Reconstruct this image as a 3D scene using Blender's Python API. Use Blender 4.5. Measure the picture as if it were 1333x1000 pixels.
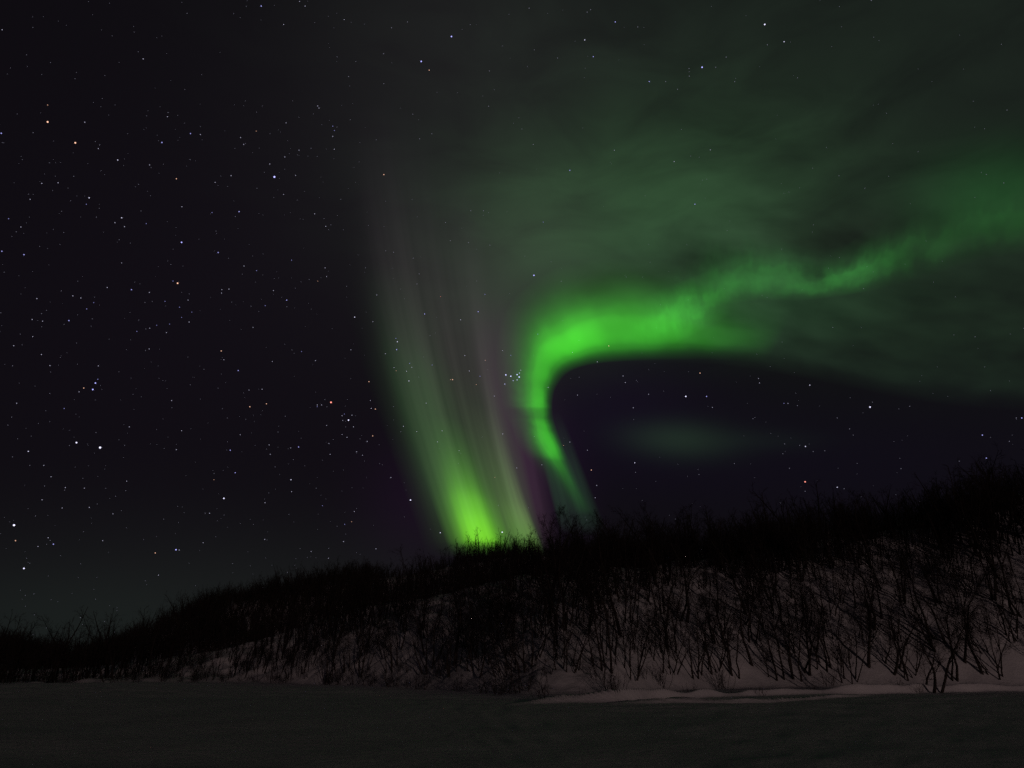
import bpy, math, random
import numpy as np
from mathutils import Vector

random.seed(11)
rng = np.random.default_rng(11)
for o in list(bpy.data.objects):
    bpy.data.objects.remove(o, do_unlink=True)
scene = bpy.context.scene
COL = scene.collection

# ------------------------------------------------------------------ camera
CAM_H = 1.7
F = 950.0                                   # focal length in photo pixels (photo is 1333 wide)
HORIZON = 872.0
PITCH = math.atan((HORIZON - 500.0) / F)
cd = bpy.data.cameras.new("camera")
cd.sensor_width = 36.0
cd.lens = F * 36.0 / 1333.0
cd.clip_start = 0.1
cd.clip_end = 40000.0
cam = bpy.data.objects.new("camera", cd)
COL.objects.link(cam)
cam.location = (0, 0, CAM_H)
cam.rotation_euler = (math.pi / 2 + PITCH, 0, 0)
scene.camera = cam
scene.view_settings.view_transform = 'Standard'
scene.view_settings.look = 'None'
scene.view_settings.exposure = 0.0
scene.view_settings.gamma = 1.0
scene.render.engine = 'CYCLES'
scene.cycles.use_denoising = False
scene.cycles.transparent_max_bounces = 24
scene.cycles.max_bounces = 4

CP, SP = math.cos(PITCH), math.sin(PITCH)


def ray(px, py):
    """World direction of a photo pixel, used to turn bearings read off the photo into places."""
    x = (np.asarray(px, float) - 666.5) / F
    y = (500.0 - np.asarray(py, float)) / F
    d = np.stack([x, CP - y * SP, SP + y * CP], -1)
    return d / np.linalg.norm(d, axis=-1, keepdims=True)


def azel(px, py):
    d = ray(px, py)
    return np.arctan2(d[..., 0], d[..., 1]), np.arcsin(d[..., 2])


def project(x, y, z):
    z = z - CAM_H
    f = y * CP + z * SP
    u = -y * SP + z * CP
    return 666.5 + F * x / f, 500.0 - F * u / f


def lin(r, g, b):
    out = []
    for c in (r, g, b):
        c = c / 255.0
        out.append(c / 12.92 if c <= 0.04045 else ((c + 0.055) / 1.055) ** 2.4)
    return tuple(out)


# ------------------------------------------------------------------ night sky (world)
world = bpy.data.worlds.new("World")
scene.world = world
world.use_nodes = True
wt = world.node_tree
wt.nodes.clear()
WN, WL = wt.nodes, wt.links


def wmath(op, a, b=None, c=None):
    n = WN.new('ShaderNodeMath'); n.operation = op
    for i, v in enumerate((a, b, c)):
        if v is None:
            continue
        if isinstance(v, (int, float)):
            n.inputs[i].default_value = v
        else:
            WL.new(v, n.inputs[i])
    return n.outputs[0]


def wvec(op, a, b=None, scale=None):
    n = WN.new('ShaderNodeVectorMath'); n.operation = op
    for i, v in enumerate((a, b)):
        if v is None:
            continue
        if isinstance(v, tuple):
            n.inputs[i].default_value = v
        else:
            WL.new(v, n.inputs[i])
    if scale is not None:
        if isinstance(scale, (int, float)):
            n.inputs['Scale'].default_value = scale
        else:
            WL.new(scale, n.inputs['Scale'])
    return n.outputs['Value'] if op == 'DOT_PRODUCT' else n.outputs['Vector']


wtc = WN.new('ShaderNodeTexCoord')
wsep = WN.new('ShaderNodeSeparateXYZ')
WL.new(wtc.outputs['Generated'], wsep.inputs[0])
w_az = wmath('ARCTAN2', wsep.outputs['X'], wsep.outputs['Y'])
w_el = wmath('ARCSINE', wsep.outputs['Z'])
wcmb = WN.new('ShaderNodeCombineXYZ')
WL.new(w_az, wcmb.inputs[0]); WL.new(w_el, wcmb.inputs[1])
w_ae = wcmb.outputs[0]                       # bearing and height above the horizon

wn = WN.new('ShaderNodeTexNoise')
wn.inputs['Scale'].default_value = 1.0
wn.inputs['Detail'].default_value = 4.0
wn.inputs['Roughness'].default_value = 0.5
wn.inputs['Distortion'].default_value = 0.6
WL.new(wvec('MULTIPLY', w_ae, (5.5, 15.0, 1.0)), wn.inputs['Vector'])
w_cloud = wmath('MAXIMUM', wmath('MULTIPLY_ADD', wn.outputs['Fac'], 2.7, -.35), 0.05)      # thin cloud drifting through the glow

# (centre px, sizes px, turn deg, linear rgb, how much the thin cloud breaks it up)
GLOWS = [
    ((1030, 130), (400, 190), 0, (.0074, .0132, .0080), .55),
    ((600, 150), (150, 210), 0, (.0064, .0054, .0062), .1),
    ((840, 265), (150, 75), -8, (.0110, .0375, .0115), .8),
    ((685, 345), (80, 75), -14, (.0185, .0280, .0175), .1),
    ((1295, 245), (75, 36), -10, (.0040, .0330, .0060), .4),
    ((1000, 395), (130, 36), -5, (.0030, .0140, .0040), .4),
    ((1090, 312), (95, 24), -8, (-.0050, -.0130, -.0060), 0),
    ((805, 372), (65, 17), -8, (-.0060, -.0200, -.0070), 0),
    ((310, 790), (330, 75), 0, (.0044, .0062, .0046), 0),
    ((60, 820), (200, 50), 0, (.0020, .0040, .0028), 0),
    ((882, 572), (46, 16), 3, (.0075, .0185, .0078), 0),
    ((1000, 574), (45, 10), 0, (.0015, .0035, .0020), .5),
    ((550, 650), (55, 60), 0, (.0040, .0004, .0056), 0),
    ((722, 620), (28, 75), -14, (.0045, .0008, .0062), 0),
    ((664, 465), (26, 75), -8, (.0130, .0125, .0115), 0),
    ((800, 530), (90, 60), 0, (.0014, .0000, .0044), 0),
    ((1050, 600), (260, 60), 0, (.0006, .0002, .0026), 0),
    ((250, 430), (260, 260), 0, (.0012, .0006, .0018), 0),
]
total = None
for (c, s, rot, rgb, cl) in GLOWS:
    a0, e0 = azel(*c)
    ax, ex = azel(c[0] + 4, c[1]); ay, ey = azel(c[0], c[1] + 4)
    J = np.array([[(ax - a0) / 4, (ay - a0) / 4], [(ex - e0) / 4, (ey - e0) / 4]])
    R_ = math.radians(rot)
    B = J @ np.array([[math.cos(R_), -math.sin(R_)], [math.sin(R_), math.cos(R_)]]) @ np.diag(s)
    M = np.linalg.inv(B)
    dv = wvec('SUBTRACT', w_ae, (float(a0), float(e0), 0.0))
    p = wvec('DOT_PRODUCT', dv, (float(M[0, 0]), float(M[0, 1]), 0.0))
    q = wvec('DOT_PRODUCT', dv, (float(M[1, 0]), float(M[1, 1]), 0.0))
    d2 = wmath('MULTIPLY_ADD', p, p, wmath('MULTIPLY', q, q))
    g = wmath('POWER', math.e, wmath('MULTIPLY', d2, -0.5))
    if cl:
        g = wmath('MULTIPLY', g, wmath('MULTIPLY_ADD', w_cloud, cl, 1.0 - cl))
    t = wvec('SCALE', rgb, scale=g)
    total = t if total is None else wvec('ADD', total, t)
total = wvec('MAXIMUM', wvec('ADD', total, lin(13.5, 11.3, 15.3)), (.0016, .0014, .0020))
bg = WN.new('ShaderNodeBackground')
WL.new(total, bg.inputs['Color'])
bg.inputs['Strength'].default_value = 1.0
wout = WN.new('ShaderNodeOutputWorld')
WL.new(bg.outputs[0], wout.inputs['Surface'])

# ------------------------------------------------------------------ the low warm light from behind the camera
sd = bpy.data.lights.new("sun", 'SUN')
sd.energy = 0.24
sd.angle = math.radians(0.6)
sd.color = (1.0, 0.70, 0.66)
sun = bpy.data.objects.new("sun", sd)
COL.objects.link(sun)
SUN_AZ, SUN_EL = math.radians(-17.0), math.radians(3.5)
tr = Vector((math.sin(SUN_AZ) * math.cos(SUN_EL), math.cos(SUN_AZ) * math.cos(SUN_EL), -math.sin(SUN_EL)))
sun.rotation_euler = tr.to_track_quat('-Z', 'Y').to_euler()
sun.location = (-20, -60, 30)


# ------------------------------------------------------------------ helpers
def tag(o, label=None, cat=None, group=None, kind=None):
    if label: o['label'] = label
    if cat: o['category'] = cat
    if group: o['group'] = group
    if kind: o['kind'] = kind
    return o


def mesh_np(name, V, Fc, mat=None, smooth=True):
    """Mesh from an (n,3) array and an (m,3|4) array or list of such arrays."""
    me = bpy.data.meshes.new(name)
    Fs = Fc if isinstance(Fc, list) else [Fc]
    Fs = [f for f in Fs if len(f)]
    me.vertices.add(len(V))
    me.vertices.foreach_set('co', np.asarray(V, np.float32).ravel())
    idx = np.concatenate([f.ravel() for f in Fs]).astype(np.int32)
    sizes = np.concatenate([np.full(len(f), f.shape[1]) for f in Fs]).astype(np.int32)
    starts = np.concatenate([[0], np.cumsum(sizes)[:-1]]).astype(np.int32)
    me.loops.add(len(idx))
    me.loops.foreach_set('vertex_index', idx)
    me.polygons.add(len(sizes))
    me.polygons.foreach_set('loop_start', starts)
    me.polygons.foreach_set('loop_total', sizes)
    me.polygons.foreach_set('use_smooth', np.full(len(sizes), smooth))
    me.update(calc_edges=True)
    if mat: me.materials.append(mat)
    return me


def link(name, me, parent=None, loc=None):
    o = bpy.data.objects.new(name, me)
    COL.objects.link(o)
    if parent: o.parent = parent
    if loc is not None: o.location = loc
    return o


def hash2(ix, iy, seed):
    n = (ix.astype(np.int64) * 374761393 + iy.astype(np.int64) * 668265263 + seed * 1442695041) & 0x7fffffff
    n = ((n ^ (n >> 13)) * 1274126177) & 0x7fffffff
    return ((n ^ (n >> 16)) & 0xffff) / 65535.0


def vnoise(x, y, s, seed=0):
    x = x / s; y = y / s
    ix = np.floor(x); iy = np.floor(y)
    fx = x - ix; fy = y - iy
    fx = fx * fx * fx * (fx * (fx * 6 - 15) + 10); fy = fy * fy * fy * (fy * (fy * 6 - 15) + 10)
    a = hash2(ix, iy, seed); b = hash2(ix + 1, iy, seed); c = hash2(ix, iy + 1, seed); d = hash2(ix + 1, iy + 1, seed)
    return (a * (1 - fx) + b * fx) * (1 - fy) + (c * (1 - fx) + d * fx) * fy - 0.5


def sstep(t):
    t = np.clip(t, 0, 1)
    return t * t * (3 - 2 * t)


# ------------------------------------------------------------------ terrain
def ground_hit(px, py):
    d = ray(px, py)
    t = -CAM_H / d[..., 2]
    return d[..., 0] * t, d[..., 1] * t


FOOT = np.array([(-420, 893), (-200, 892), (0, 891), (130, 889), (300, 888), (450, 892), (600, 900), (700, 906), (800, 905),
                 (900, 898), (1000, 896), (1150, 896), (1333, 896), (1500, 896), (1750, 897)], float)
fx_, fy_ = ground_hit(FOOT[:, 0], FOOT[:, 1])
FOOT_AZ, FOOT_R = np.arctan2(fx_, fy_), np.hypot(fx_, fy_)

CREST = np.array([(-420, 886, 170), (-200, 884, 170), (0, 881, 175), (130, 872, 180), (290, 845, 165), (430, 803, 145), (560, 772, 130),
                  (730, 744, 122), (850, 738, 122), (950, 728, 124), (1050, 706, 128), (1150, 696, 130), (1250, 675, 132),
                  (1333, 658, 134), (1500, 625, 138), (1750, 600, 140)], float)
cza, cze = azel(CREST[:, 0], CREST[:, 1])
CREST_R = CREST[:, 2]
CREST_H = CAM_H + CREST_R * np.tan(cze)

RIDGE = np.array([(-420, 870, 420), (-200, 858, 400), (0, 848, 390), (60, 855, 380), (105, 862, 370), (150, 842, 330), (210, 819, 310),
                  (280, 791, 300), (430, 764, 290), (520, 758, 280), (640, 735, 270), (730, 733, 260), (850, 732, 260), (950, 725, 260),
                  (1050, 704, 260), (1150, 694, 260), (1333, 656, 260), (1750, 600, 260)], float)
rza, rze = azel(RIDGE[:, 0], RIDGE[:, 1])
RIDGE_R = RIDGE[:, 2]
RIDGE_H = CAM_H + RIDGE_R * np.tan(rze)
DIP_PX = np.array([(-420, .0), (100, .3), (290, 2.5), (560, 4.0), (730, 3.0), (860, .6), (1000, 0), (1750, 0)], float)
dza, _ = azel(DIP_PX[:, 0], np.full(len(DIP_PX), 800.0))

# snow banks pushed up along the foot of the slope: polylines (photo bearings on the flat), height, width
BANKS = []
for pts, hgt, wid in [
    ([(640, 921), (700, 916), (800, 914), (880, 909), (940, 906), (1020, 904), (1120, 903), (1230, 901), (1333, 900), (1500, 899)], .70, .32),
    ([(760, 918), (850, 917), (930, 915), (1000, 913), (1080, 908), (1150, 906)], .36, .22),
]:
    P = np.array(pts, float)
    bx, by = ground_hit(P[:, 0], P[:, 1])
    BANKS.append((np.arctan2(bx, by), np.hypot(bx, by), hgt, wid))


def front(az):
    return 1.0 - sstep((np.abs(az) - math.radians(62)) / math.radians(45))


def fields(az):
    r0 = np.interp(az, FOOT_AZ, FOOT_R)
    r1 = np.interp(az, cza, CREST_R)
    h1 = np.interp(az, cza, CREST_H)
    r2 = np.interp(az, rza, RIDGE_R)
    h2 = np.interp(az, rza, RIDGE_H)
    dp = np.interp(az, dza, DIP_PX[:, 1])
    return r0, r1, h1, r2, h2, dp


def height(x, y):
    az = np.arctan2(x, y); r = np.hypot(x, y)
    r0, r1, h1, r2, h2, dp = fields(az)
    f = front(az)
    t = np.clip((r - r0) / (r1 - r0), 0, 1)
    prof = .55 * t + .45 * np.sin(t * math.pi / 2) - .12 * np.exp(-((t - .0) / .06) ** 2) * t
    prof = prof - .045 * (1 - np.exp(-t / .045)) * (1 - t) ** 2
    h = h1 * prof
    # behind the crest: dip, then the farther ridge
    k = np.clip((r - r1) / (r2 - r1), 0, 1)
    hb = h1 + (h2 - h1) * sstep(k) - dp * np.sin(np.clip(k * 1.4, 0, 1) * math.pi)
    h = np.where(r > r1, hb, h)
    far = np.clip((r - r2) / 1500.0, 0, 1)
    h = np.where(r > r2, h2 * (1 - sstep(far)) - 3.0 * sstep((r - r2) / 80.0), h)
    h = h * f
    slope = sstep((r - r0 + 2) / 10.0) * f
    fade = 1.0 - sstep((r - 400) / 400.0)
    flat = (1 - slope) * fade
    h = h + slope * fade * (1.3 * vnoise(x, y, 14, 3) + .75 * vnoise(x, y, 5.0, 4) + .62 * vnoise(x, y, 2.0, 5) + .30 * vnoise(x, y, .9, 6))
    h = h + flat * (.16 * vnoise(x, y * 1.6, 9, 7) + .08 * vnoise(x, y * 2.2, 2.5, 8) + .018 * vnoise(x, y, .7, 9))
    for (ba, br, bh, bw) in BANKS:
        rr = np.interp(az, ba, br)
        ins = sstep((az - ba[0]) / .16) * (1 - sstep((az - ba[-1] + .06) / .06))
        broken = np.clip(.85 + 1.1 * vnoise(x, y * .4, 7, 12) + .5 * vnoise(x, y, 2.2, 13), .12, 1.3)
        h = h + ins * bh * broken * np.exp(-((r - rr) / bw) ** 2 * .5)
    return h


def noded(name):
    m = bpy.data.materials.new(name); m.use_nodes = True
    return m, m.node_tree.nodes, m.node_tree.links, m.node_tree.nodes['Principled BSDF']


def snow_material():
    m, N, L, b = noded('snow')
    tc = N.new('ShaderNodeTexCoord')
    n1 = N.new('ShaderNodeTexNoise'); n1.inputs['Scale'].default_value = .35; n1.inputs['Detail'].default_value = 6
    n2 = N.new('ShaderNodeTexNoise'); n2.inputs['Scale'].default_value = 2.2; n2.inputs['Detail'].default_value = 8; n2.inputs['Roughness'].default_value = .65
    L.new(tc.outputs['Object'], n1.inputs['Vector']); L.new(tc.outputs['Object'], n2.inputs['Vector'])
    cr = N.new('ShaderNodeValToRGB')
    cr.color_ramp.elements[0].position = .3; cr.color_ramp.elements[0].color = (.58, .58, .59, 1)
    cr.color_ramp.elements[1].position = .7; cr.color_ramp.elements[1].color = (.71, .71, .71, 1)
    L.new(n1.outputs['Fac'], cr.inputs['Fac'])
    L.new(cr.outputs['Color'], b.inputs['Base Color'])
    b.inputs['Roughness'].default_value = .85
    b.inputs['Specular IOR Level'].default_value = .2
    bp = N.new('ShaderNodeBump'); bp.inputs['Strength'].default_value = .7; bp.inputs['Distance'].default_value = .12
    L.new(n2.outputs['Fac'], bp.inputs['Height'])
    L.new(bp.outputs['Normal'], b.inputs['Normal'])
    return m


def bark_material(name, c0, c1):
    m, N, L, b = noded(name)
    tc = N.new('ShaderNodeTexCoord')
    n1 = N.new('ShaderNodeTexNoise'); n1.inputs['Scale'].default_value = 5; n1.inputs['Detail'].default_value = 4
    L.new(tc.outputs['Object'], n1.inputs['Vector'])
    cr = N.new('ShaderNodeValToRGB')
    cr.color_ramp.elements[0].position = .35; cr.color_ramp.elements[0].color = (*c0, 1)
    cr.color_ramp.elements[1].position = .7; cr.color_ramp.elements[1].color = (*c1, 1)
    L.new(n1.outputs['Fac'], cr.inputs['Fac']); L.new(cr.outputs['Color'], b.inputs['Base Color'])
    b.inputs['Roughness'].default_value = .9
    b.inputs['Specular IOR Level'].default_value = .1
    return m


SNOW = snow_material()
BARK = bark_material('bark', (.022, .018, .015), (.06, .05, .045))
TWIG = bark_material('twigs', (.014, .011, .010), (.032, .025, .022))

# one polar sheet, shared by the flat snowfield, the near slope and the far hill
az_front = np.linspace(-math.radians(64), math.radians(64), 760)
az_back = np.linspace(math.radians(64), math.radians(296), 60)[1:-1]
AZ = np.concatenate([az_front, az_back])
RR = np.concatenate([np.geomspace(.6, 38, 60)[:-1], np.arange(38, 50, .3), np.arange(50, 70, .11), np.arange(70, 78, .3), np.arange(78, 150, .5), np.arange(150, 420, 4.0), np.geomspace(420, 9000, 26)])
nA, nR = len(AZ), len(RR)
A2, R2 = np.meshgrid(AZ, RR, indexing='ij')
# the rings of the sheet bend with the foot of the slope and its snow banks
azw = np.arctan2(np.sin(AZ), np.cos(AZ))
rw = np.where((azw > BANKS[0][0][0]) & (azw < BANKS[0][0][-1]), np.interp(azw, BANKS[0][0], BANKS[0][1]), np.interp(azw, FOOT_AZ, FOOT_R))
ker = np.hanning(161); ker /= ker.sum()
ww = np.clip(rw / 58.0, .9, 1.45)
ww = np.convolve(np.pad(ww, 80, mode='edge'), ker, 'valid')
ww = 1 + (ww - 1) * front(azw)
R2 = R2 * (1 + (ww[:, None] - 1) * (1 - sstep((R2 - 150) / 250)))
X2, Y2 = R2 * np.sin(A2), R2 * np.cos(A2)
Z2 = height(X2, Y2)
V = np.stack([X2, Y2, Z2], -1).reshape(-1, 3)
ia, ir = np.meshgrid(np.arange(nA), np.arange(nR - 1), indexing='ij')
ja = (ia + 1) % nA
Q = np.stack([ja * nR + ir, ja * nR + ir + 1, ia * nR + ir + 1, ia * nR + ir], -1).reshape(-1, 4)
Azq = np.arctan2(X2[:, :-1], Y2[:, :-1])
r0q, r1q, _, _, _, _ = fields(Azq)
Rq = R2[:, :-1]
inf = np.abs(Azq) < math.radians(62)
zone = np.where(~inf, 0, np.where(Rq < r0q - 1.0, 0, np.where(Rq < r1q + 8, 1, 2))).reshape(-1)
# one set of normals for the whole sheet, so that its pieces shade as one surface
dA = np.stack([np.roll(X2, -1, 0) - np.roll(X2, 1, 0), np.roll(Y2, -1, 0) - np.roll(Y2, 1, 0), np.roll(Z2, -1, 0) - np.roll(Z2, 1, 0)], -1)
dR = np.stack([np.gradient(X2, axis=1), np.gradient(Y2, axis=1), np.gradient(Z2, axis=1)], -1)
NV = np.cross(dA, dR); NV /= np.linalg.norm(NV, axis=-1, keepdims=True)
NV = (NV * np.sign(NV[..., 2:3])).reshape(-1, 3)
# hub that closes the sheet under the camera
hub = len(V)
for z, nm in ((0, 'snow_field'), (1, 'snowy_hillside'), (2, 'hill')):
    q = Q[zone == z]
    used, inv = np.unique(q, return_inverse=True)
    Vz, Nz = V[used], NV[used]
    fl = [inv.reshape(-1, 4)]
    if z == 0:
        ring = np.searchsorted(used, np.arange(nA) * nR)
        Vz = np.vstack([Vz, [[0, 0, float(V[0, 2])]]]); Nz = np.vstack([Nz, [[0, 0, 1.0]]])
        fl.append(np.stack([np.roll(ring, -1), ring, np.full(nA, len(Vz) - 1)], -1))
    me = mesh_np(nm, Vz, fl, SNOW)
    me.normals_split_custom_set_from_vertices(Nz.astype(np.float32).tolist())
    o = link(nm, me)
    tag(o, kind='structure')


# ------------------------------------------------------------------ bare mountain birches
def tube(P, R, n, V, Fq):
    """Append a tapered n-sided tube along points P with radii R."""
    P = np.asarray(P, float); k = len(P)
    T = np.gradient(P, axis=0); T /= np.linalg.norm(T, axis=1, keepdims=True) + 1e-9
    ref = np.array([0.31, 0.95, 0.05]); ref = ref / np.linalg.norm(ref)
    S = np.cross(T, ref); S /= np.linalg.norm(S, axis=1, keepdims=True) + 1e-9
    U = np.cross(T, S)
    an = np.arange(n) * 2 * math.pi / n
    ring = P[:, None] + np.asarray(R)[:, None, None] * (np.cos(an)[None, :, None] * S[:, None] + np.sin(an)[None, :, None] * U[:, None])
    b0 = sum(len(v) for v in V)
    V.append(ring.reshape(-1, 3))
    i, j = np.meshgrid(np.arange(k - 1), np.arange(n), indexing='ij')
    jn = (j + 1) % n
    Fq.append((b0 + np.stack([i * n + j, i * n + jn, (i + 1) * n + jn, (i + 1) * n + j], -1)).reshape(-1, 4))


def limb(R, p, d, length, n, curl, up):
    """A wandering limb: points from p along d, bending upward by `up`."""
    pts = [np.array(p, float)]
    d = np.array(d, float); d /= np.linalg.norm(d)
    for _ in range(n):
        d = d + R.normal(0, curl, 3) + np.array([0, 0, up])
        d /= np.linalg.norm(d)
        pts.append(pts[-1] + d * length / n)
    return np.array(pts)


def turned(R, t, ang):
    """A direction at angle ang from t, at a random turn round it."""
    t = t / np.linalg.norm(t)
    a = np.cross(t, [0.3, 0.9, 0.1]); a /= np.linalg.norm(a)
    b = np.cross(t, a); ph = R.uniform(0, 2 * math.pi)
    return math.cos(ang) * t + math.sin(ang) * (math.cos(ph) * a + math.sin(ph) * b)


def birch(seed, stems, H, spread, lean, nb, nt, nf, fat=1.0, lowest=.22, coarse=False):
    R = np.random.default_rng(seed)
    tv, tf, cv, cf = [], [], [], []
    for s in range(stems):
        ph = 2 * math.pi * (s + R.uniform(-.3, .3)) / stems
        sp = .68 * spread * R.uniform(.3, 1.35) if stems > 1 else spread * .4
        h = H * R.uniform(.5, 1.0) if s else H
        d = np.array([math.cos(ph) * sp + lean, math.sin(ph) * sp, 1.0])
        base = np.array([math.cos(ph), math.sin(ph), 0]) * (.16 * stems ** .5 if stems > 1 else 0) * R.uniform(.3, 1.9)
        base[2] = -.35
        P = limb(R, base, d, h + .35, 4 if coarse else 10, .12, .05)
        r0 = (.068 + .009 * H) * R.uniform(.65, 1.15) * fat / (1 + .13 * (stems - 1))
        rad = r0 * (1 - np.linspace(0, 1, len(P)) ** .9 * .86)
        tube(P, rad, 3 if coarse else 6, tv, tf)
        for k in range(nb):
            f = lowest + (1 - lowest) * (k + R.uniform(0, 1)) / nb
            f = min(f, .985)
            x = f * (len(P) - 1); i = int(x)
            p = P[i] + (P[i + 1] - P[i]) * (x - i)
            t = P[i + 1] - P[i]
            L1 = H * R.uniform(.20, .38) * (1.12 - .75 * f)
            B = limb(R, p, turned(R, t, R.uniform(.45, 1.0)), L1, 2 if coarse else 5, .16, .10)
            rb = max(.010, r0 * .26 * (1.1 - f)) * fat
            tube(B, np.linspace(rb, rb * .3, len(B)), 3 if coarse else 4, cv, cf)
            for m in range(nt):
                g = R.uniform(.2, 1.0); y = g * (len(B) - 1.001); j = int(y)
                pp = B[j] + (B[j + 1] - B[j]) * (y - j)
                L2 = L1 * R.uniform(.28, .6)
                Tw = limb(R, pp, turned(R, B[j + 1] - B[j], R.uniform(.4, 1.0)), L2, 1 if coarse else 3, .2, .08)
                rt = (.010 if coarse else .0075) * fat
                tube(Tw, np.linspace(rt, rt * .45, len(Tw)), 3, cv, cf)
                for _ in range(nf):
                    z = R.uniform(.15, 1.0) * (len(Tw) - 1.001); q = int(z)
                    p3 = Tw[q] + (Tw[q + 1] - Tw[q]) * (z - q)
                    Fw = limb(R, p3, turned(R, Tw[q + 1] - Tw[q], R.uniform(.4, 1.0)), L2 * R.uniform(.3, .65), 1, .1, .05)
                    tube(Fw, np.array([.0055, .003]) * fat, 3, cv, cf)
    return (np.vstack(tv), np.vstack(tf), np.vstack(cv), np.vstack(cf))


# (seed, stems, height, spread, lean, branches, twigs, fine twigs, plain words)
KINDS = [
    (1, 1, 6.2, .15, .06, 24, 7, 4, 'single stemmed birch'),
    (2, 1, 5.4, .15, -.20, 22, 7, 4, 'slanting bare birch'),
    (3, 3, 5.8, .22, .05, 13, 6, 4, 'forked bare birch'),
    (4, 3, 5.0, .30, .22, 12, 6, 4, 'leaning forked birch'),
    (5, 6, 5.2, .36, 0, 9, 5, 3, 'fan shaped birch'),
    (6, 8, 4.6, .42, .08, 8, 5, 3, 'bushy many stemmed birch'),
    (7, 4, 5.6, .26, -.12, 11, 5, 4, 'four stemmed birch'),
    (8, 9, 4.2, .50, 0, 7, 5, 3, 'wide spreading birch'),
    (9, 1, 6.8, .10, .03, 26, 6, 4, 'tall slender birch'),
    (10, 6, 4.8, .45, -.25, 8, 5, 3, 'lopsided bare birch'),
    (11, 2, 6.0, .18, .10, 16, 6, 4, 'twin stemmed birch'),
    (12, 7, 5.0, .30, -.05, 8, 5, 3, 'upright clumped birch'),
]
SHRUBS = [
    (21, 7, 2.0, .75, 0, 6, 4, 2, 'low spreading willow shrub'),
    (22, 9, 2.6, .55, .1, 6, 4, 2, 'upright twiggy willow shrub'),
    (23, 5, 1.5, .85, -.2, 6, 4, 2, 'small flattened willow shrub'),
    (24, 11, 3.0, .50, 0, 6, 4, 2, 'dense dark willow shrub'),
]


def make_kind(k, shrub):
    seed, st, H, sp, le, nb, nt, nf, words = k
    tv, tf, cv, cf = birch(seed, st, H, sp, le, nb, nt, nf, fat=(.8 if shrub else 1.0), lowest=(.12 if shrub else .28))
    return (mesh_np('trunk', tv, tf, BARK), mesh_np('crown', cv, cf, TWIG), words)


BIRCH = [make_kind(k, False) for k in KINDS]
SHRUB = [make_kind(k, True) for k in SHRUBS]


# where the trees stand -------------------------------------------------------
def scatter(n, az0, az1, lo, hi, thr=-1, seed=0, clump=9.0):
    """n places between two bearings, lo..hi along the way from foot (0) to crest (1)."""
    R = np.random.default_rng(seed)
    out = []
    while len(out) < n:
        m = 4000
        az = R.uniform(az0, az1, m)
        r0, r1, _, r2, _, _ = fields(az)
        t = R.uniform(lo, hi, m)
        r = np.where(t <= 1, r0 + (r1 - r0) * t, r1 + (r2 - r1) * (t - 1))
        keep = R.uniform(0, 1, m) < r / np.max(r)
        x, y = r * np.sin(az), r * np.cos(az)
        keep &= (vnoise(x, y, clump, 31) + .35 * vnoise(x, y, 3, 32)) > thr
        for a, b, c in zip(x[keep], y[keep], t[keep]):
            out.append((a, b, c))
            if len(out) >= n: break
    return out


def thin(pts, dist, taken=None):
    taken = list(taken or [])
    ok = []
    for p in pts:
        if all((p[0] - q[0]) ** 2 + (p[1] - q[1]) ** 2 > dist * dist for q in taken):
            ok.append(p); taken.append(p)
    return ok


az_l, az_r = math.radians(-36), math.radians(39)
# clumps that stand out along the foot, read off the photo: (px, py of the base, kind, scale)
MARKED = [(905, 881, 4, 1.05), (868, 872, 7, 1.0), (955, 878, 2, .9), (1012, 886, 6, .95), (1035, 884, 2, .95), (1105, 884, 5, 1.0), (1075, 872, 6, 1.0),
          (1212, 900, 3, 1.0), (1160, 873, 3, 1.1), (1255, 862, 0, .95), (1300, 880, 4, 1.0), (690, 870, 4, .9), (740, 872, 5, .9), (625, 868, 7, .9),
          (560, 872, 4, .9), (590, 876, 5, .85), (510, 872, 6, .8), (455, 872, 4, .8), (400, 874, 5, .8), (340, 872, 7, .85), (820, 880, 5, 1.0), (785, 872, 6, .95), (930, 872, 11, 1.0), (1130, 868, 0, 1.05), (1185, 880, 11, .95), (1240, 886, 10, .9), (1280, 878, 8, 1.0), (980, 868, 8, 1.0), (1050, 876, 10, .95)]


def hill_hit(px, py):
    d = ray(float(px), float(py))
    t = np.arange(30, 400, .25)
    z = CAM_H + d[2] * t
    g = height(d[0] * t, d[1] * t)
    k = np.argmax(z <= g)
    return d[0] * t[k], d[1] * t[k]


marked = [(*hill_hit(px, py), k, s) for px, py, k, s in MARKED]
taken = [(m[0], m[1]) for m in marked]
near = thin(scatter(1700, az_l, az_r, .06, .98, -.12, 5, 12.0), 2.25, taken)
near += thin(scatter(260, az_l, math.radians(-2), .02, .75, -.1, 8), 2.2, near + taken)
near += thin(scatter(420, math.radians(17), az_r, .12, .9, -1, 14), 2.3, near + taken)
near.sort(key=lambda p: math.hypot(p[0], p[1]))
crest_right = thin(scatter(420, math.radians(7), az_r, .95, 1.12, -1, 6), 2.2, near)

RZ = np.random.default_rng(77)
birches = []                                   # (x, y, kind, scale, turn)
for (x, y, k, s) in marked:
    birches.append((x, y, k, s * 1.45, RZ.uniform(-.5, .5)))
N_NEAR = 215
pick_near = near[:N_NEAR]
pick_crest = crest_right[:60]
for p in pick_near + pick_crest:
    k = int(RZ.integers(0, len(KINDS)))
    birches.append((p[0], p[1], k, RZ.uniform(.9, 1.65) * (1.0 if p[0] > 4 else .8), RZ.uniform(0, 6.28)))
upper = scatter(340, math.radians(10), az_r, .6, 1.04, -.3, 9)
rest = [(p[0], p[1]) for p in near[N_NEAR:] + crest_right[60:] + upper]


def z_at(x, y):
    return float(height(np.array([x]), np.array([y]))[0])


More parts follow.
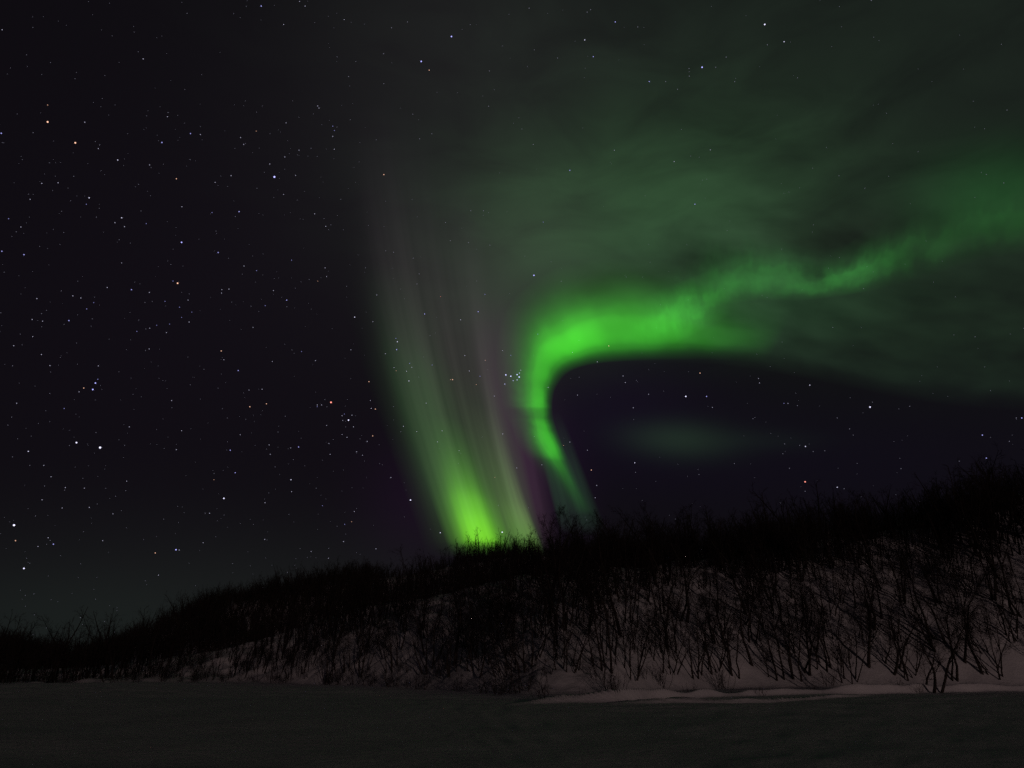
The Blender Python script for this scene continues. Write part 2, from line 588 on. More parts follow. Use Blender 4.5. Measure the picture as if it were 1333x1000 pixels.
def ordinal(i, n):
    w = ['first', 'second', 'third', 'fourth', 'fifth', 'sixth', 'seventh', 'eighth', 'ninth', 'tenth', 'eleventh', 'twelfth',
         'thirteenth', 'fourteenth', 'fifteenth', 'sixteenth', 'seventeenth', 'eighteenth', 'nineteenth', 'twentieth']
    if n == 1: return ''
    if i == 0: return 'leftmost '
    if i == n - 1: return 'rightmost '
    return w[min(i, 19)] + ' from left, '


def column(px):
    for lim, s in ((180, 'far left of the glow'), (400, 'well left of the glow'), (560, 'just left of the glow'),
                   (705, 'under the bright glow foot'), (800, 'under the hanging arc tail'), (930, 'under the bright green arc'),
                   (1080, 'above the lit snow bank'), (1220, 'beyond the lit snow bank')):
        if px < lim: return s
    return 'at the right edge'


def row(x, y):
    az = np.array([math.atan2(x, y)]); r0, r1, *_ = fields(az)
    t = (math.hypot(x, y) - r0[0]) / (r1[0] - r0[0])
    return 'at the slope foot' if t < .22 else 'low on the slope' if t < .45 else 'at mid slope' if t < .75 else 'on the hilltop'


def plant(places, protos, name, part_b, cat, group):
    """The first of each kind is built, the rest are copies of it and of its parts."""
    rows = []
    first = {}
    for (x, y, k, s, rz) in places:
        z = z_at(x, y)
        trunk, crown, words = protos[k]
        if k not in first:
            e = bpy.data.objects.new(name, None); COL.objects.link(e)
            link('trunk', trunk, e); link(part_b, crown, e)
            first[k] = e
        else:
            e = first[k].copy(); COL.objects.link(e)
            for ch in list(first[k].children):
                c = ch.copy(); COL.objects.link(c); c.parent = e
        e.empty_display_size = .3
        e.location = (x, y, z); e.rotation_euler = (0, 0, rz); e.scale = (s, s, s * 1.0)
        e['category'] = cat; e['group'] = group
        px, py = project(x, y, z)
        rows.append((e, words, row(x, y), column(px), px))
    by = {}
    for r in rows: by.setdefault(r[1:4], []).append(r)
    for (words, rw, cl), v in by.items():
        v.sort(key=lambda r: r[4])
        for i, r in enumerate(v):
            od = ordinal(i, len(v))
            r[0]['label'] = f"{od}{words} {rw} {cl}"


plant(birches, BIRCH, 'birch_tree', 'crown', 'tree', 'bare birches on the snowy slope')

shr = thin(scatter(600, az_l, az_r, .0, .5, -.05, 15, 6.0), 2.2, [(b[0], b[1]) for b in birches])
foot_l = thin(scatter(160, az_l, math.radians(8), -.03, .12, -.25, 16, 6.0), 1.6, shr)
sh = [(p[0], p[1], int(RZ.integers(0, 4)), RZ.uniform(.55, 1.1), RZ.uniform(0, 6.28)) for p in (foot_l[:60] + shr[:200])]
for px, py, k, s in [(818, 893, 3, 1.0), (800, 888, 1, 1.1), (840, 890, 1, .8), (955, 905, 2, .45), (1140, 902, 0, .5), (990, 905, 0, .4), (1060, 903, 3, .35), (900, 905, 1, .4), (1200, 902, 1, .35), (1260, 900, 0, .45), (760, 908, 2, .5), (705, 910, 1, .5), (650, 906, 3, .5)]:
    x, y = ground_hit(px, py)
    sh.append((float(x), float(y), k, s, RZ.uniform(0, 6.28)))
plant(sh, SHRUB, 'willow_shrub', 'crown', 'shrub', 'low willow shrubs along the slope')

# the wood that nobody could count: the far hill and the backs of the slope
def coarse_set(fat, nt):
    out = []
    for seed, st, H, sp in ((51, 1, 6.0, .15), (52, 2, 5.6, .25), (53, 3, 5.0, .35), (54, 4, 4.8, .45), (55, 1, 6.8, .12), (56, 2, 6.2, .2)):
        tv, tf, cv, cf = birch(seed, st, H, sp, 0, max(5, 15 // st), nt, 1, fat=fat, lowest=.15, coarse=True)
        out.append((np.vstack([tv, cv]), np.vstack([tf, cf + len(tv)])))
    return out


LOW = coarse_set(1.5, 4)
FINE = coarse_set(1.1, 6)


def wood(name, places, label, cat, smin=.7, smax=1.15, seed=1, protos=None):
    protos = protos or LOW
    R = np.random.default_rng(seed)
    Vs, Fs, n = [], [], 0
    P = np.array(places)
    Zs = height(P[:, 0], P[:, 1])
    for (x, y), z in zip(P, Zs):
        v, f = protos[int(R.integers(0, len(protos)))]
        a = R.uniform(0, 6.28); s = R.uniform(smin, smax) * (1 + 1.1 * float(vnoise(np.array([x]), np.array([y]), 13, 41)[0]))
        c, si = math.cos(a) * s, math.sin(a) * s
        Vs.append(np.stack([v[:, 0] * c - v[:, 1] * si + x, v[:, 0] * si + v[:, 1] * c + y, v[:, 2] * s + z], -1))
        Fs.append(f + n); n += len(v)
    o = link(name, mesh_np(name, np.vstack(Vs), np.vstack(Fs), TWIG, smooth=False))
    tag(o, label, cat, kind='stuff')
    return o


wood('birch_thicket', rest, 'dense thicket of bare birches high on the snowy slope', 'thicket', .75, 1.35, 3, FINE)
far = scatter(2900, math.radians(-42), math.radians(9), 1.08, 2.06, -1, 21) + scatter(1100, math.radians(-34), math.radians(-10), 1.3, 2.0, -1, 23)
wood('forest', [(p[0], p[1]) for p in far], 'black leafless wood on the far hill behind the slope', 'forest', .8, 1.2, 4)
back = scatter(500, math.radians(6), math.radians(42), 1.05, 1.5, -1, 22)
wood('ridge_thicket', [(p[0], p[1]) for p in back], 'dark bare wood over the top of the snowy slope', 'thicket', .9, 1.5, 5)


# ------------------------------------------------------------------ the aurora: glowing curtains high beyond the hill
def curtain_material(name, uc, vc, cols, strength, rays=(0.0, 1.0, 0.0), warp=0.0):
    m = bpy.data.materials.new(name); m.use_nodes = True
    N, L = m.node_tree.nodes, m.node_tree.links
    N.clear()
    uv = N.new('ShaderNodeUVMap'); uv.uv_map = 'UVMap'
    sp = N.new('ShaderNodeSeparateXYZ'); L.new(uv.outputs[0], sp.inputs[0])

    def curve(sock, pts):
        fc = N.new('ShaderNodeFloatCurve')
        c = fc.mapping.curves[0]
        pts = sorted(pts)
        c.points[0].location = pts[0]; c.points[1].location = pts[-1]
        for p in pts[1:-1]: c.points.new(*p)
        for p in c.points: p.handle_type = 'AUTO_CLAMPED'
        fc.mapping.update()
        L.new(sock, fc.inputs['Value'])
        return fc.outputs[0]

    def mt(op, a, b, c=None):
        n = N.new('ShaderNodeMath'); n.operation = op
        for i, v in enumerate((a, b, c)):
            if v is None: continue
            if isinstance(v, (int, float)): n.inputs[i].default_value = v
            else: L.new(v, n.inputs[i])
        return n.outputs[0]

    su, sv = sp.outputs[0], sp.outputs[1]
    if warp:                                   # ragged folds along the borders
        wz = N.new('ShaderNodeTexNoise'); wz.inputs['Scale'].default_value = 1.0; wz.inputs['Detail'].default_value = 3.0
        wc = N.new('ShaderNodeCombineXYZ')
        L.new(mt('MULTIPLY', su, rays[1] * .9), wc.inputs[0]); L.new(mt('MULTIPLY', sv, 1.3), wc.inputs[1]); wc.inputs[2].default_value = 3.7
        L.new(wc.outputs[0], wz.inputs['Vector'])
        # the sheet's own upper and lower limits stay put
        sv = mt('ADD', sv, mt('MULTIPLY', mt('MULTIPLY', mt('SUBTRACT', wz.outputs['Fac'], .5), warp * 4.0), mt('MULTIPLY', sv, mt('SUBTRACT', 1.0, sv))))
    inten = mt('MULTIPLY', curve(su, uc), curve(sv, vc))
    amp, fu, fv = rays
    if amp:
        cb = N.new('ShaderNodeCombineXYZ')
        L.new(mt('MULTIPLY', sp.outputs[0], fu), cb.inputs[0]); L.new(mt('MULTIPLY', sp.outputs[1], fv), cb.inputs[1])
        nz = N.new('ShaderNodeTexNoise'); nz.inputs['Scale'].default_value = 1.0; nz.inputs['Detail'].default_value = 2.5
        L.new(cb.outputs[0], nz.inputs['Vector'])
        inten = mt('MULTIPLY', inten, mt('MAXIMUM', mt('MULTIPLY_ADD', mt('SUBTRACT', nz.outputs['Fac'], .5), amp * 2.6, 1.0), 0.05))
    cr = N.new('ShaderNodeValToRGB')
    cr.color_ramp.interpolation = 'B_SPLINE' if len(cols) > 2 else 'LINEAR'
    els = cr.color_ramp.elements
    els[0].position, els[0].color = cols[0][0], (*cols[0][1], 1)
    els[1].position, els[1].color = cols[-1][0], (*cols[-1][1], 1)
    for p, c in cols[1:-1]:
        e = els.new(p); e.color = (*c, 1)
    L.new(sp.outputs[1], cr.inputs['Fac'])
    em = N.new('ShaderNodeEmission'); L.new(cr.outputs['Color'], em.inputs['Color'])
    L.new(mt('MULTIPLY', inten, strength), em.inputs['Strength'])
    tb = N.new('ShaderNodeBsdfTransparent')
    ad = N.new('ShaderNodeAddShader'); L.new(em.outputs[0], ad.inputs[0]); L.new(tb.outputs[0], ad.inputs[1])
    ou = N.new('ShaderNodeOutputMaterial'); L.new(ad.outputs[0], ou.inputs['Surface'])
    m.cycles.emission_sampling = 'FRONT_BACK'
    return m


def catmull(P, n):
    P = np.asarray(P, float); k = len(P)
    Pp = np.vstack([2 * P[0] - P[1], P, 2 * P[-1] - P[-2]])
    u = np.linspace(0, k - 1, n); i = np.minimum(u.astype(int), k - 2); t = (u - i)[:, None]
    a, b, c, d = Pp[i], Pp[i + 1], Pp[i + 2], Pp[i + 3]
    return .5 * (2 * b + (c - a) * t + (2 * a - 5 * b + 4 * c - d) * t * t + (3 * b - a - 3 * c + d) * t ** 3)


def curtain(name, label, secs, mat, dist=(3000, 3400), group='curtains of the aurora', nv=14, bow=0.0):
    """A hanging sheet: its lower border runs at the distances dist, its upper border leans away."""
    S = np.array(secs, float)
    nu = len(S) * 10
    A, Bp = catmull(S[:, :2], nu), catmull(S[:, 2:4], nu)
    v = np.linspace(0, 1, nv)
    pts = A[:, None] * (1 - v[None, :, None]) + Bp[:, None] * v[None, :, None]
    pts[..., 0] += bow * 4 * (v * (1 - v))[None, :]
    D = ray(pts[..., 0], pts[..., 1])
    rad = np.interp(np.linspace(0, 1, nu), np.linspace(0, 1, len(dist)), dist)[:, None] * (1 + .12 * v[None, :])
    W = D * rad[..., None] + np.array([0, 0, CAM_H])
    org = W[nu // 2, 0].copy()
    i, j = np.meshgrid(np.arange(nu - 1), np.arange(nv - 1), indexing='ij')
    q = np.stack([i * nv + j, (i + 1) * nv + j, (i + 1) * nv + j + 1, i * nv + j + 1], -1).reshape(-1, 4)
    me = mesh_np(name, (W - org).reshape(-1, 3), q, mat)
    ul = me.uv_layers.new(name='UVMap')
    uu, vv = np.meshgrid(np.linspace(0, 1, nu), v, indexing='ij')
    UV = np.stack([uu, vv], -1).reshape(-1, 2)
    ul.data.foreach_set('uv', UV[q.ravel()].astype(np.float32).ravel())
    o = link(name, me, loc=org)
    tag(o, label, 'aurora', group)
    return o


def U(vals):
    n = len(vals) - 1
    return [(i / n, v) for i, v in enumerate(vals)]


# 1 the bright hooked arc with its hanging tail
arc = [(778, 672, 728, 668), (752, 622, 700, 618), (735, 585, 676, 583), (724, 556, 664, 553), (720, 538, 656, 537), (720, 520, 650, 514), (725, 503, 644, 465),
       (742, 484, 660, 400), (776, 474, 715, 352), (830, 470, 790, 335), (880, 469, 872, 340), (930, 469, 950, 345), (1000, 474, 1050, 370)]
n_ = len(arc) - 1
uc = [(0, 0), (.7 / n_, .08), (1.5 / n_, .30), (2.3 / n_, .74), (3.2 / n_, .66), (3.45 / n_, .56), (3.92 / n_, .43), (4.4 / n_, .62), (4.5 / n_, .72), (5.5 / n_, .62), (6.5 / n_, .72),
      (7.6 / n_, 1.0), (8.6 / n_, .74), (9.6 / n_, .56), (10.5 / n_, .28), (11.3 / n_, .14), (1, 0)]
GREEN = lin(66, 205, 38)
m1 = curtain_material('aurora_arc', uc, [(0, 0), (.07, .12), (.16, .55), (.30, 1), (.45, .64), (.62, .25), (.8, .08), (1, 0)],
                      [(0, lin(60, 190, 40)), (.4, lin(66, 210, 36)), (1, lin(80, 170, 70))], 1.0, (.34, 8, 1.8), .34)
curtain('aurora_curtain', 'brightest green arc that hooks over and hangs down in a tail', arc, m1, (3000, 2700, 3300, 3800))

# 2 faint rays dropping below the tail
tail = [(792, 694, 733, 540), (772, 698, 722, 535), (750, 698, 708, 545), (728, 694, 694, 560)]
m2 = curtain_material('aurora_faint_rays', [(0, 0), (.2, .55), (.45, .8), (.6, .5), (.8, .7), (1, 0)], [(0, 0), (.15, .6), (.35, 1), (.7, .6), (1, 0)],
                      [(0, lin(40, 80, 50)), (1, lin(45, 75, 50))], .40, (.35, 8, .3))
curtain('aurora_curtain', 'faint dim green rays hanging below the tail of the arc', tail, m2, (2900, 3000))

# 3 the tall veil rising from the ridge: rays run from the foot (v=0) to the top (v=1)
veil = [(556, 726, 430, 180), (588, 726, 455, 150), (618, 725, 490, 130), (645, 724, 525, 140), (668, 724, 568, 170), (690, 724, 612, 210), (714, 724, 668, 280)]
m3 = curtain_material('aurora_tall_veil', [(0, 0), (.12, .10), (.24, .50), (.38, .72), (.52, .62), (.66, .60), (.78, .78), (.89, .42), (1, 0)],
                      [(0, 0), (.03, .5), (.06, .85), (.14, .9), (.28, .78), (.44, .66), (.6, .42), (.78, .17), (.92, .04), (1, 0)],
                      [(0, lin(80, 124, 58)), (.25, lin(74, 98, 64)), (.45, lin(80, 76, 72)), (1, lin(72, 58, 74))], .74, (.46, 14, .5))
curtain('aurora_curtain', 'tall pale grey-green veil of rays fanning up from the ridge', veil, m3, (3600, 3300, 3100), nv=40, bow=-20)

# 3b the vivid foot of the veil
foot = [(588, 726, 538, 560), (606, 726, 554, 545), (623, 725, 573, 540), (642, 724, 594, 545), (658, 724, 614, 560), (672, 724, 632, 570)]
m3b = curtain_material('aurora_bright_foot', [(0, 0), (.16, .14), (.34, .72), (.5, 1), (.66, .8), (.82, .26), (1, 0)], [(0, 0), (.04, .1), (.09, .45), (.14, .95), (.2, 1), (.36, .80), (.56, .32), (.78, .10), (1, 0)],
                       [(0, lin(126, 226, 22)), (.3, lin(108, 208, 30)), (1, lin(70, 140, 50))], .92, (.16, 9, .3))
curtain('aurora_curtain', 'vivid yellow-green foot of the veil just above the ridge trees', foot, m3b, (3500, 3400), bow=-4)

# 3c the second ray at the right side of the foot, with its violet fringe
ray2 = [(654, 724, 592, 520), (670, 724, 606, 520), (686, 724, 622, 525), (702, 724, 638, 530), (712, 724, 652, 535)]
m3c = curtain_material('aurora_second_ray', [(0, 0), (.25, .35), (.5, .8), (.75, 1), (.9, .5), (1, 0)], [(0, 0), (.05, .3), (.12, .95), (.2, 1), (.42, .62), (.7, .36), (1, 0)],
                       [(0, lin(108, 168, 60)), (.35, lin(96, 118, 70)), (1, lin(82, 72, 70))], .50, (.34, 8, .3))
curtain('aurora_curtain', 'slim grey-green ray beside the vivid foot of the veil', ray2, m3c, (3300, 3250), bow=-4)
fringe = [(680, 724, 600, 380), (700, 724, 632, 380), (716, 724, 662, 385), (734, 722, 704, 400)]
m3d = curtain_material('aurora_violet_fringe', [(0, 0), (.3, .8), (.6, 1), (.8, .5), (1, 0)], [(0, 0), (.08, .5), (.3, 1), (.65, .8), (1, 0)],
                       [(0, lin(100, 76, 90)), (.5, lin(92, 54, 88)), (1, lin(78, 60, 76))], .24, (.1, 5, .3))
curtain('aurora_curtain', 'dim violet fringe along the right side of the tall veil', fringe, m3d, (3150, 3100), bow=-8)
# 3e green left border of the veil
lb = [(550, 700, 440, 360), (575, 700, 470, 340), (602, 700, 505, 340), (626, 700, 545, 350), (645, 700, 570, 360)]
m3e = curtain_material('aurora_left_border', [(0, 0), (.2, .22), (.5, 1), (.75, .5), (1, 0)], [(0, 0), (.25, .8), (.5, 1), (.75, .5), (1, 0)],
                       [(0, lin(50, 100, 46)), (1, lin(48, 86, 52))], .27, (.3, 6, .3))
curtain('aurora_curtain', 'soft green left border of the tall veil among small stars', lb, m3e, (3700, 3650), bow=-8)

# 4 the streaming band to the right
band = [(850, 450, 800, 330), (890, 428, 870, 300), (930, 402, 925, 290), (985, 392, 985, 300), (1040, 392, 1045, 318), (1095, 386, 1095, 320), (1150, 376, 1145, 285),
        (1210, 360, 1205, 248), (1275, 340, 1270, 210), (1340, 330, 1335, 180), (1420, 320, 1410, 150)]
m4 = curtain_material('aurora_streaming_band', U([0, .08, .40, .80, .66, 1.0, .56, .29, .23, .26, .2]), [(0, 0), (.10, .25), (.24, .85), (.36, 1), (.52, .55), (.72, .2), (1, 0)],
                      [(0, lin(46, 130, 46)), (.5, lin(50, 140, 52)), (1, lin(50, 100, 58))], .48, (.70, 17, 3.0), .8)
curtain('aurora_curtain', 'green band streaming from the arc away to the right edge', band, m4, (3600, 3900, 4200))
knot = [(815, 462, 795, 405), (845, 458, 828, 392), (880, 448, 860, 376), (915, 430, 900, 360), (950, 412, 940, 345), (985, 400, 980, 330)]
m5 = curtain_material('aurora_bright_knot', [(0, 0), (.25, .4), (.48, 1), (.7, .5), (.85, .18), (1, 0)], [(0, 0), (.25, .5), (.45, 1), (.7, .4), (1, 0)],
                      [(0, lin(60, 190, 50)), (1, lin(60, 180, 56))], .34, (.6, 12, 3), .6)
curtain('aurora_curtain', 'short bright green knot where the band meets the arc', knot, m5, (3550, 3600))

# 5 the dim sheet under the band, with a clear lower border against the dark sky
sheet = [(740, 480, 640, 150), (800, 476, 740, 150), (870, 473, 840, 150), (940, 476, 930, 170), (1010, 486, 1020, 190), (1090, 502, 1110, 200), (1180, 520, 1200, 210), (1270, 532, 1290, 200),
         (1350, 536, 1370, 190), (1450, 540, 1480, 180)]
m6 = curtain_material('aurora_dim_sheet', U([0, .30, .70, .95, .80, .62, .45, .42, .42, .3]), [(0, 0), (.06, .35), (.14, .85), (.25, .95), (.45, 1), (.7, .6), (1, 0)],
                      [(0, lin(42, 66, 46)), (.3, lin(40, 66, 42)), (1, lin(42, 60, 44))], .50, (.95, 8, 8), .5)
curtain('aurora_curtain', 'broad dim grey-green sheet under the streaming band on the right', sheet, m6, (4200, 4300, 4500), nv=30)

# ------------------------------------------------------------------ stars
STAR_D = 7000.0
CROPS = [
    ((0, 0), 2.5, [(850,20,'b1'),(975,5,'w0'),(993,20,'w0'),(923,80,'w0'),(7,97,'w0'),(466,192,'w0'),(155,397,'o2'),(245,465,'o2'),(4,434,'b1'),(620,435,'b1'),(652,438,'w0'),(527,464,'b1'),(383,521,'w1'),(320,484,'w0'),(487,537,'w0'),(545,380,'w0'),(574,582,'o1'),(700,594,'w0'),(752,572,'w0'),(893,576,'b3'),(962,571,'w0'),(136,597,'w0'),(189,595,'w0'),(290,644,'w1'),(281,665,'b0'),(98,649,'w0'),(28,712,'b0'),(68,739,'w0'),(396,709,'w1'),(374,725,'w0'),(405,738,'w0'),(476,728,'b0'),(592,673,'w0'),(690,692,'b0'),(778,689,'b1'),(591,789,'b2'),(710,822,'b1'),(6,818,'b1'),(78,829,'b1'),(396,856,'w0'),(794,866,'w0'),(835,881,'b0'),(578,922,'o2'),(563,915,'b0'),(428,943,'b1'),(349,936,'w0'),(486,952,'w0'),(237,963,'w0'),(263,970,'w0'),(120,972,'w0'),(305,985,'b0'),(537,981,'b0'),(612,977,'w0'),(722,943,'w0'),(745,941,'w0'),(721,954,'w0'),(890,946,'w0'),(933,977,'b1'),(949,847,'b0'),(1034,915,'o0'),(1058,872,'w0'),(1063,900,'w0'),(863,995,'b0'),(1083,411,'b0'),(1088,425,'b0'),(1083,444,'w0'),(1088,486,'w0'),(1034,345,'w0'),(1038,352,'w0'),(931,400,'w0'),(927,511,'w0'),(973,489,'w0'),(878,534,'w0'),(834,427,'o0'),(923,633,'w0'),(1024,696,'w0'),(1060,737,'w0'),(783,448,'w0'),(793,470,'w0'),(1120,64,'w0'),(155,342,'o0'),(276,398,'w0')]),
    ((0, 400), 2.632, [(297,6,'b0'),(236,46,'b1'),(657,17,'b0'),(615,0,'b0'),(622,35,'b0'),(581,58,'b0'),(648,51,'w0'),(537,62,'b0'),(469,83,'b0'),(570,87,'w0'),(513,72,'w0'),(110,42,'w0'),(146,48,'w0'),(112,101,'w0'),(47,132,'w0'),(142,162,'w0'),(171,200,'w0'),(337,201,'w0'),(335,247,'b0'),(327,260,'b2'),(318,282,'b2'),(287,277,'o1'),(271,290,'w0'),(220,347,'b0'),(57,329,'w0'),(588,320,'w0'),(511,143,'w0'),(867,69,'w0'),(758,150,'o1'),(767,180,'w0'),(816,217,'b1'),(933,186,'w0'),(1033,152,'b0'),(1081,183,'w0'),(853,284,'w0'),(898,281,'w0'),(913,331,'o1'),(856,341,'o1'),(1134,326,'r3'),(1087,335,'w0'),(1087,341,'b0'),(1102,335,'w0'),(1180,366,'b0'),(1172,372,'w0'),(1206,370,'w0'),(1194,387,'w2'),(1174,388,'w0'),(1211,410,'w0'),(1119,405,'w0'),(1189,446,'w0'),(1172,436,'w0'),(1269,320,'w0'),(1272,347,'w0'),(1286,349,'o1'),(1264,255,'o1'),(1215,34,'w1'),(1277,441,'o1'),(1258,460,'w0'),(1127,467,'w0'),(1131,504,'w0'),(1222,495,'w0'),(1242,507,'w0'),(922,472,'w0'),(926,504,'w0'),(996,482,'w0'),(1023,479,'b1'),(789,490,'b1'),(823,437,'w0'),(622,423,'w0'),(443,410,'w0'),(604,488,'w0'),(806,567,'b1'),(997,591,'w1'),(999,632,'w0'),(908,670,'w0'),(1105,680,'b0'),(1214,700,'w0'),(1205,735,'o0'),(1181,744,'b0'),(1177,803,'w0'),(1288,828,'w0'),(262,464,'w2'),(343,481,'w3'),(97,494,'w1'),(150,542,'w0'),(175,581,'w0'),(224,618,'w0'),(289,620,'w0'),(434,596,'w0'),(144,660,'w0'),(213,688,'w0'),(306,686,'w0'),(387,708,'w0'),(733,591,'o0'),(767,655,'w2'),(718,706,'w0'),(48,747,'w3'),(53,800,'o1'),(165,790,'w0'),(183,812,'b1'),(130,820,'w0'),(82,895,'w2'),(352,800,'w0'),(532,842,'o1'),(603,831,'b2'),(614,832,'w0'),(696,807,'w0'),(543,918,'w0'),(907,796,'w0'),(1066,837,'w0'),(1125,860,'w0')]),
    ((450, 380), 2.94, [(34,97,'w1'),(104,114,'w0'),(119,12,'w0'),(20,222,'w0'),(152,237,'w0'),(192,178,'b0'),(198,191,'w1'),(195,221,'b1'),(245,274,'b0'),(233,304,'w0'),(253,289,'w0'),(193,302,'o0'),(185,290,'w0'),(242,341,'w1'),(331,280,'b0'),(302,85,'b1'),(363,18,'r0'),(440,107,'w0'),(507,76,'b1'),(533,10,'b0'),(456,244,'w0'),(535,262,'o0'),(473,303,'w0'),(514,323,'b0'),(401,336,'o0'),(409,336,'o1'),(500,355,'o0'),(308,426,'w0'),(272,535,'w0'),(369,532,'w0'),(221,515,'w0'),(351,574,'w0'),(434,608,'w0'),(248,797,'w2'),(362,922,'w1'),(173,711,'w0'),(599,920,'w2'),(571,710,'o0'),(655,674,'w0'),(632,243,'b0'),(600,225,'w0'),(569,399,'w0'),(601,544,'w0'),
        (613,318,'c2'),(632,323,'c2'),(656,317,'c2'),(665,311,'c1'),(664,326,'c2'),(656,337,'c1'),(641,340,'c1'),(609,353,'c1'),(670,300,'w0'),(735,162,'b0'),(1007,207,'o1'),(868,232,'w0'),(963,268,'w0'),(887,395,'w0'),(775,366,'w0'),(858,575,'w0'),(834,588,'o0'),(925,606,'w0'),(940,682,'o1'),(961,741,'w0'),(955,788,'w0'),(751,662,'w0')]),
    ((700, 180), 2.106, [(210,33,'w0'),(374,64,'w0'),(473,32,'w0'),(88,88,'b1'),(431,181,'b1'),(15,230,'b0'),(234,652,'w0'),(240,670,'w0'),(445,644,'o1'),(406,708,'w2'),(463,708,'b1'),(479,738,'w0'),(262,739,'w0'),(304,702,'w0'),(605,659,'w0'),(608,671,'w0'),(746,677,'w1'),(675,727,'b0'),(686,727,'w0'),(712,733,'w0'),(911,737,'w2'),(1020,735,'w0'),(855,797,'w0'),(821,767,'w0'),(590,769,'w0'),(677,838,'w0'),(718,842,'w0'),(734,845,'w1'),(755,859,'w0'),(787,857,'w0'),(672,865,'w0'),(690,905,'w0'),(539,892,'w0'),(733,942,'r2'),(821,957,'w1'),(840,961,'w0'),(733,968,'w0'),(1219,814,'b1'),(1230,877,'b1'),(1327,767,'b1'),(1312,767,'b0'),(1293,831,'w0'),(996,906,'w0'),(266,890,'w1'),(268,916,'w0'),(442,922,'w0'),(665,1000,'w0')]),
    ((440, 0), 2.898, [(428,138,'b2'),(314,232,'b2'),(344,265,'o1'),(1046,83,'b1'),(953,37,'w0'),(940,46,'w0'),(1131,102,'w0'),(931,151,'w1'),(963,214,'b1'),(1174,308,'b1'),(1236,308,'w0'),(1042,566,'w0'),(737,545,'w0'),(568,401,'w0'),(282,431,'b0'),(308,524,'w0'),(354,505,'w0'),(173,659,'o1'),(173,316,'w0'),(172,203,'w0'),(202,105,'w0'),(262,83,'w0'),(40,289,'w0'),(721,31,'w0'),(571,268,'w0'),(828,219,'w0'),(1281,337,'w0')]),
    ((880, 0), 2.943, [(340,94,'w2'),(414,160,'w1'),(350,172,'w0'),(192,219,'w0'),(100,258,'b2'),(50,263,'w0'),(51,292,'w0'),(152,258,'w0'),(225,313,'w0'),(131,574,'w0'),(748,2,'w0')]),
    ((480, 100), 3.125, [(332,667,'w0'),(710,590,'b0'),(672,808,'b2'),(783,832,'w0'),(292,895,'r1'),(181,738,'b0'),(101,714,'b0'),(205,802,'w0'),(196,843,'w0'),(467,545,'w0'),(415,545,'b0'),(312,593,'b0'),(32,888,'w0'),(406,675,'o0'),(493,685,'o0')]),
]
TINT = {'w': (.76, .74, 1.0), 'b': (.42, .42, 1.0), 'c': (.55, .58, 1.0), 'o': (1.0, .55, .38), 'r': (1.0, .30, .24)}
WORD = {'w': 'white', 'b': 'blue', 'c': 'pale blue', 'o': 'orange', 'r': 'red'}
SIZE = {'0': .43, '1': .60, '2': .84, '3': 1.12}       # radius, in photo pixels
POWER = {'0': .62, '1': 1.0, '2': 1.5, '3': 1.9}


def star_material(c, p):
    m = bpy.data.materials.new('starlight'); m.use_nodes = True
    N, L = m.node_tree.nodes, m.node_tree.links
    N.clear()
    em = N.new('ShaderNodeEmission'); em.inputs['Color'].default_value = (*TINT[c], 1); em.inputs['Strength'].default_value = p
    ou = N.new('ShaderNodeOutputMaterial'); L.new(em.outputs[0], ou.inputs['Surface'])
    m.cycles.emission_sampling = 'NONE'
    return m


t_ = (1 + 5 ** .5) / 2
ICO_V = np.array([(-1, t_, 0), (1, t_, 0), (-1, -t_, 0), (1, -t_, 0), (0, -1, t_), (0, 1, t_), (0, -1, -t_), (0, 1, -t_), (t_, 0, -1), (t_, 0, 1), (-t_, 0, -1), (-t_, 0, 1)])
ICO_V = ICO_V / np.linalg.norm(ICO_V[0])
ICO_F = np.array([(0, 11, 5), (0, 5, 1), (0, 1, 7), (0, 7, 10), (0, 10, 11), (1, 5, 9), (5, 11, 4), (11, 10, 2), (10, 7, 6), (7, 1, 8), (3, 9, 4), (3, 4, 2), (3, 2, 6), (3, 6, 8), (3, 8, 9),
                  (4, 9, 5), (2, 4, 11), (6, 2, 10), (8, 6, 7), (9, 8, 1)])
STAR_ME = {}
cat = []
for (ox, oy), sc_, lst in CROPS:
    for x, y, c in lst:
        px, py = ox + x / sc_, oy + y / sc_
        if all((px - q[0]) ** 2 + (py - q[1]) ** 2 > 3 for q in cat):
            cat.append((px, py, c))
cat.sort(key=lambda s: -int(s[2][1]))
named, leftover = cat[:296], cat[296:]


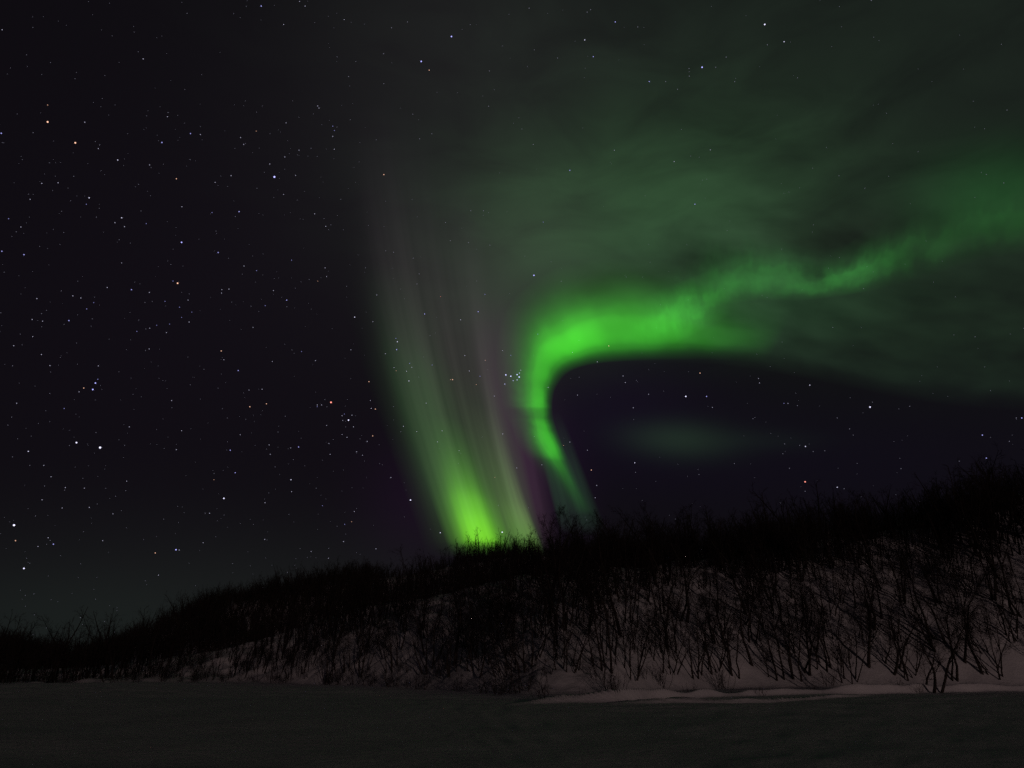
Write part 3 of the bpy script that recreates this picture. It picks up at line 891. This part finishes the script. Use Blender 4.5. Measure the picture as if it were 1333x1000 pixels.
def region(px, py):
    if 650 < px < 682 and 478 < py < 505: return 'in the tight cluster left of the hooked arc'
    if 110 < px < 130 and 490 < py < 512: return 'in the short row in the left sky'
    if 440 < px < 495 and 505 < py < 560: return 'in the loose cluster left of the tall veil'
    if 720 < px and 474 < py: return 'in the dark gap under the arc' if px < 960 else 'in the dark sky above the right ridge'
    if px > 860 and py < 474: return 'in the green haze upper right'
    if px > 520 and py < 250: return 'in the dark sky above the glow'
    if px > 500: return 'shining through the tall veil and arc'
    if py > 640: return 'low over the left ridge'
    if px > 300: return 'in the black sky beside the tall veil'
    if py < 200: return 'in the upper left corner'
    return 'in the left sky at middle height'


SZ = {'0': 'faint', '1': 'small', '2': 'bright', '3': 'brilliant'}
for px, py, c in named:
    if c not in STAR_ME:
        STAR_ME[c] = mesh_np('star', ICO_V * STAR_D / F, ICO_F, star_material(c[0], POWER[c[1]]))
    d = ray(px, py)
    o = link('star', STAR_ME[c], loc=Vector(d * STAR_D) + Vector((0, 0, CAM_H)))
    s = SIZE[c[1]] * RZ.uniform(.9, 1.1)
    o.scale = (s, s, s)
    rg = region(px, py)
    tag(o, f"{SZ[c[1]]} {WORD[c[0]]} star {rg}", 'star', f"{SZ[c[1]]} {WORD[c[0]]} stars {rg}")
by = {}
for o in list(COL.objects):
    if o.name.split('.')[0] == 'star': by.setdefault(o['label'], []).append(o)
for lab, v in by.items():                     # few alike: tell them apart by their order; many alike share the label
    if 1 < len(v) <= 6:
        v.sort(key=lambda o: math.atan2(o.location.x, o.location.y))
        for i, o in enumerate(v): o['label'] = ordinal(i, len(v)) + lab

# the countless faint ones
Vs, Fs, n = [], [], 0
for px, py, c in leftover:
    d = ray(px, py) * STAR_D; s = .42 * STAR_D / F
    Vs.append(ICO_V * s + d + np.array([0, 0, CAM_H])); Fs.append(ICO_F + n); n += 12
k = 0
RS = np.random.default_rng(5)
while k < 1150:
    px, py = RS.uniform(-60, 1400), RS.uniform(-40, 840)
    w = 1.0 if px < 480 else .25
    if px > 720 and py > 480: w = .5
    if py < 130 and px < 420: w *= .5
    if RS.uniform() > w: continue
    d = ray(px, py) * STAR_D
    s = RS.choice([.20, .24, .28, .34], p=[.4, .3, .2, .1]) * STAR_D / F
    Vs.append(ICO_V * s + d + np.array([0, 0, CAM_H])); Fs.append(ICO_F + n); n += 12
    k += 1
fo = link('faint_stars', mesh_np('faint_stars', np.vstack(Vs), np.vstack(Fs), star_material('w', .27)))
tag(fo, 'dust of countless very faint stars over the whole sky', 'star field', kind='stuff')
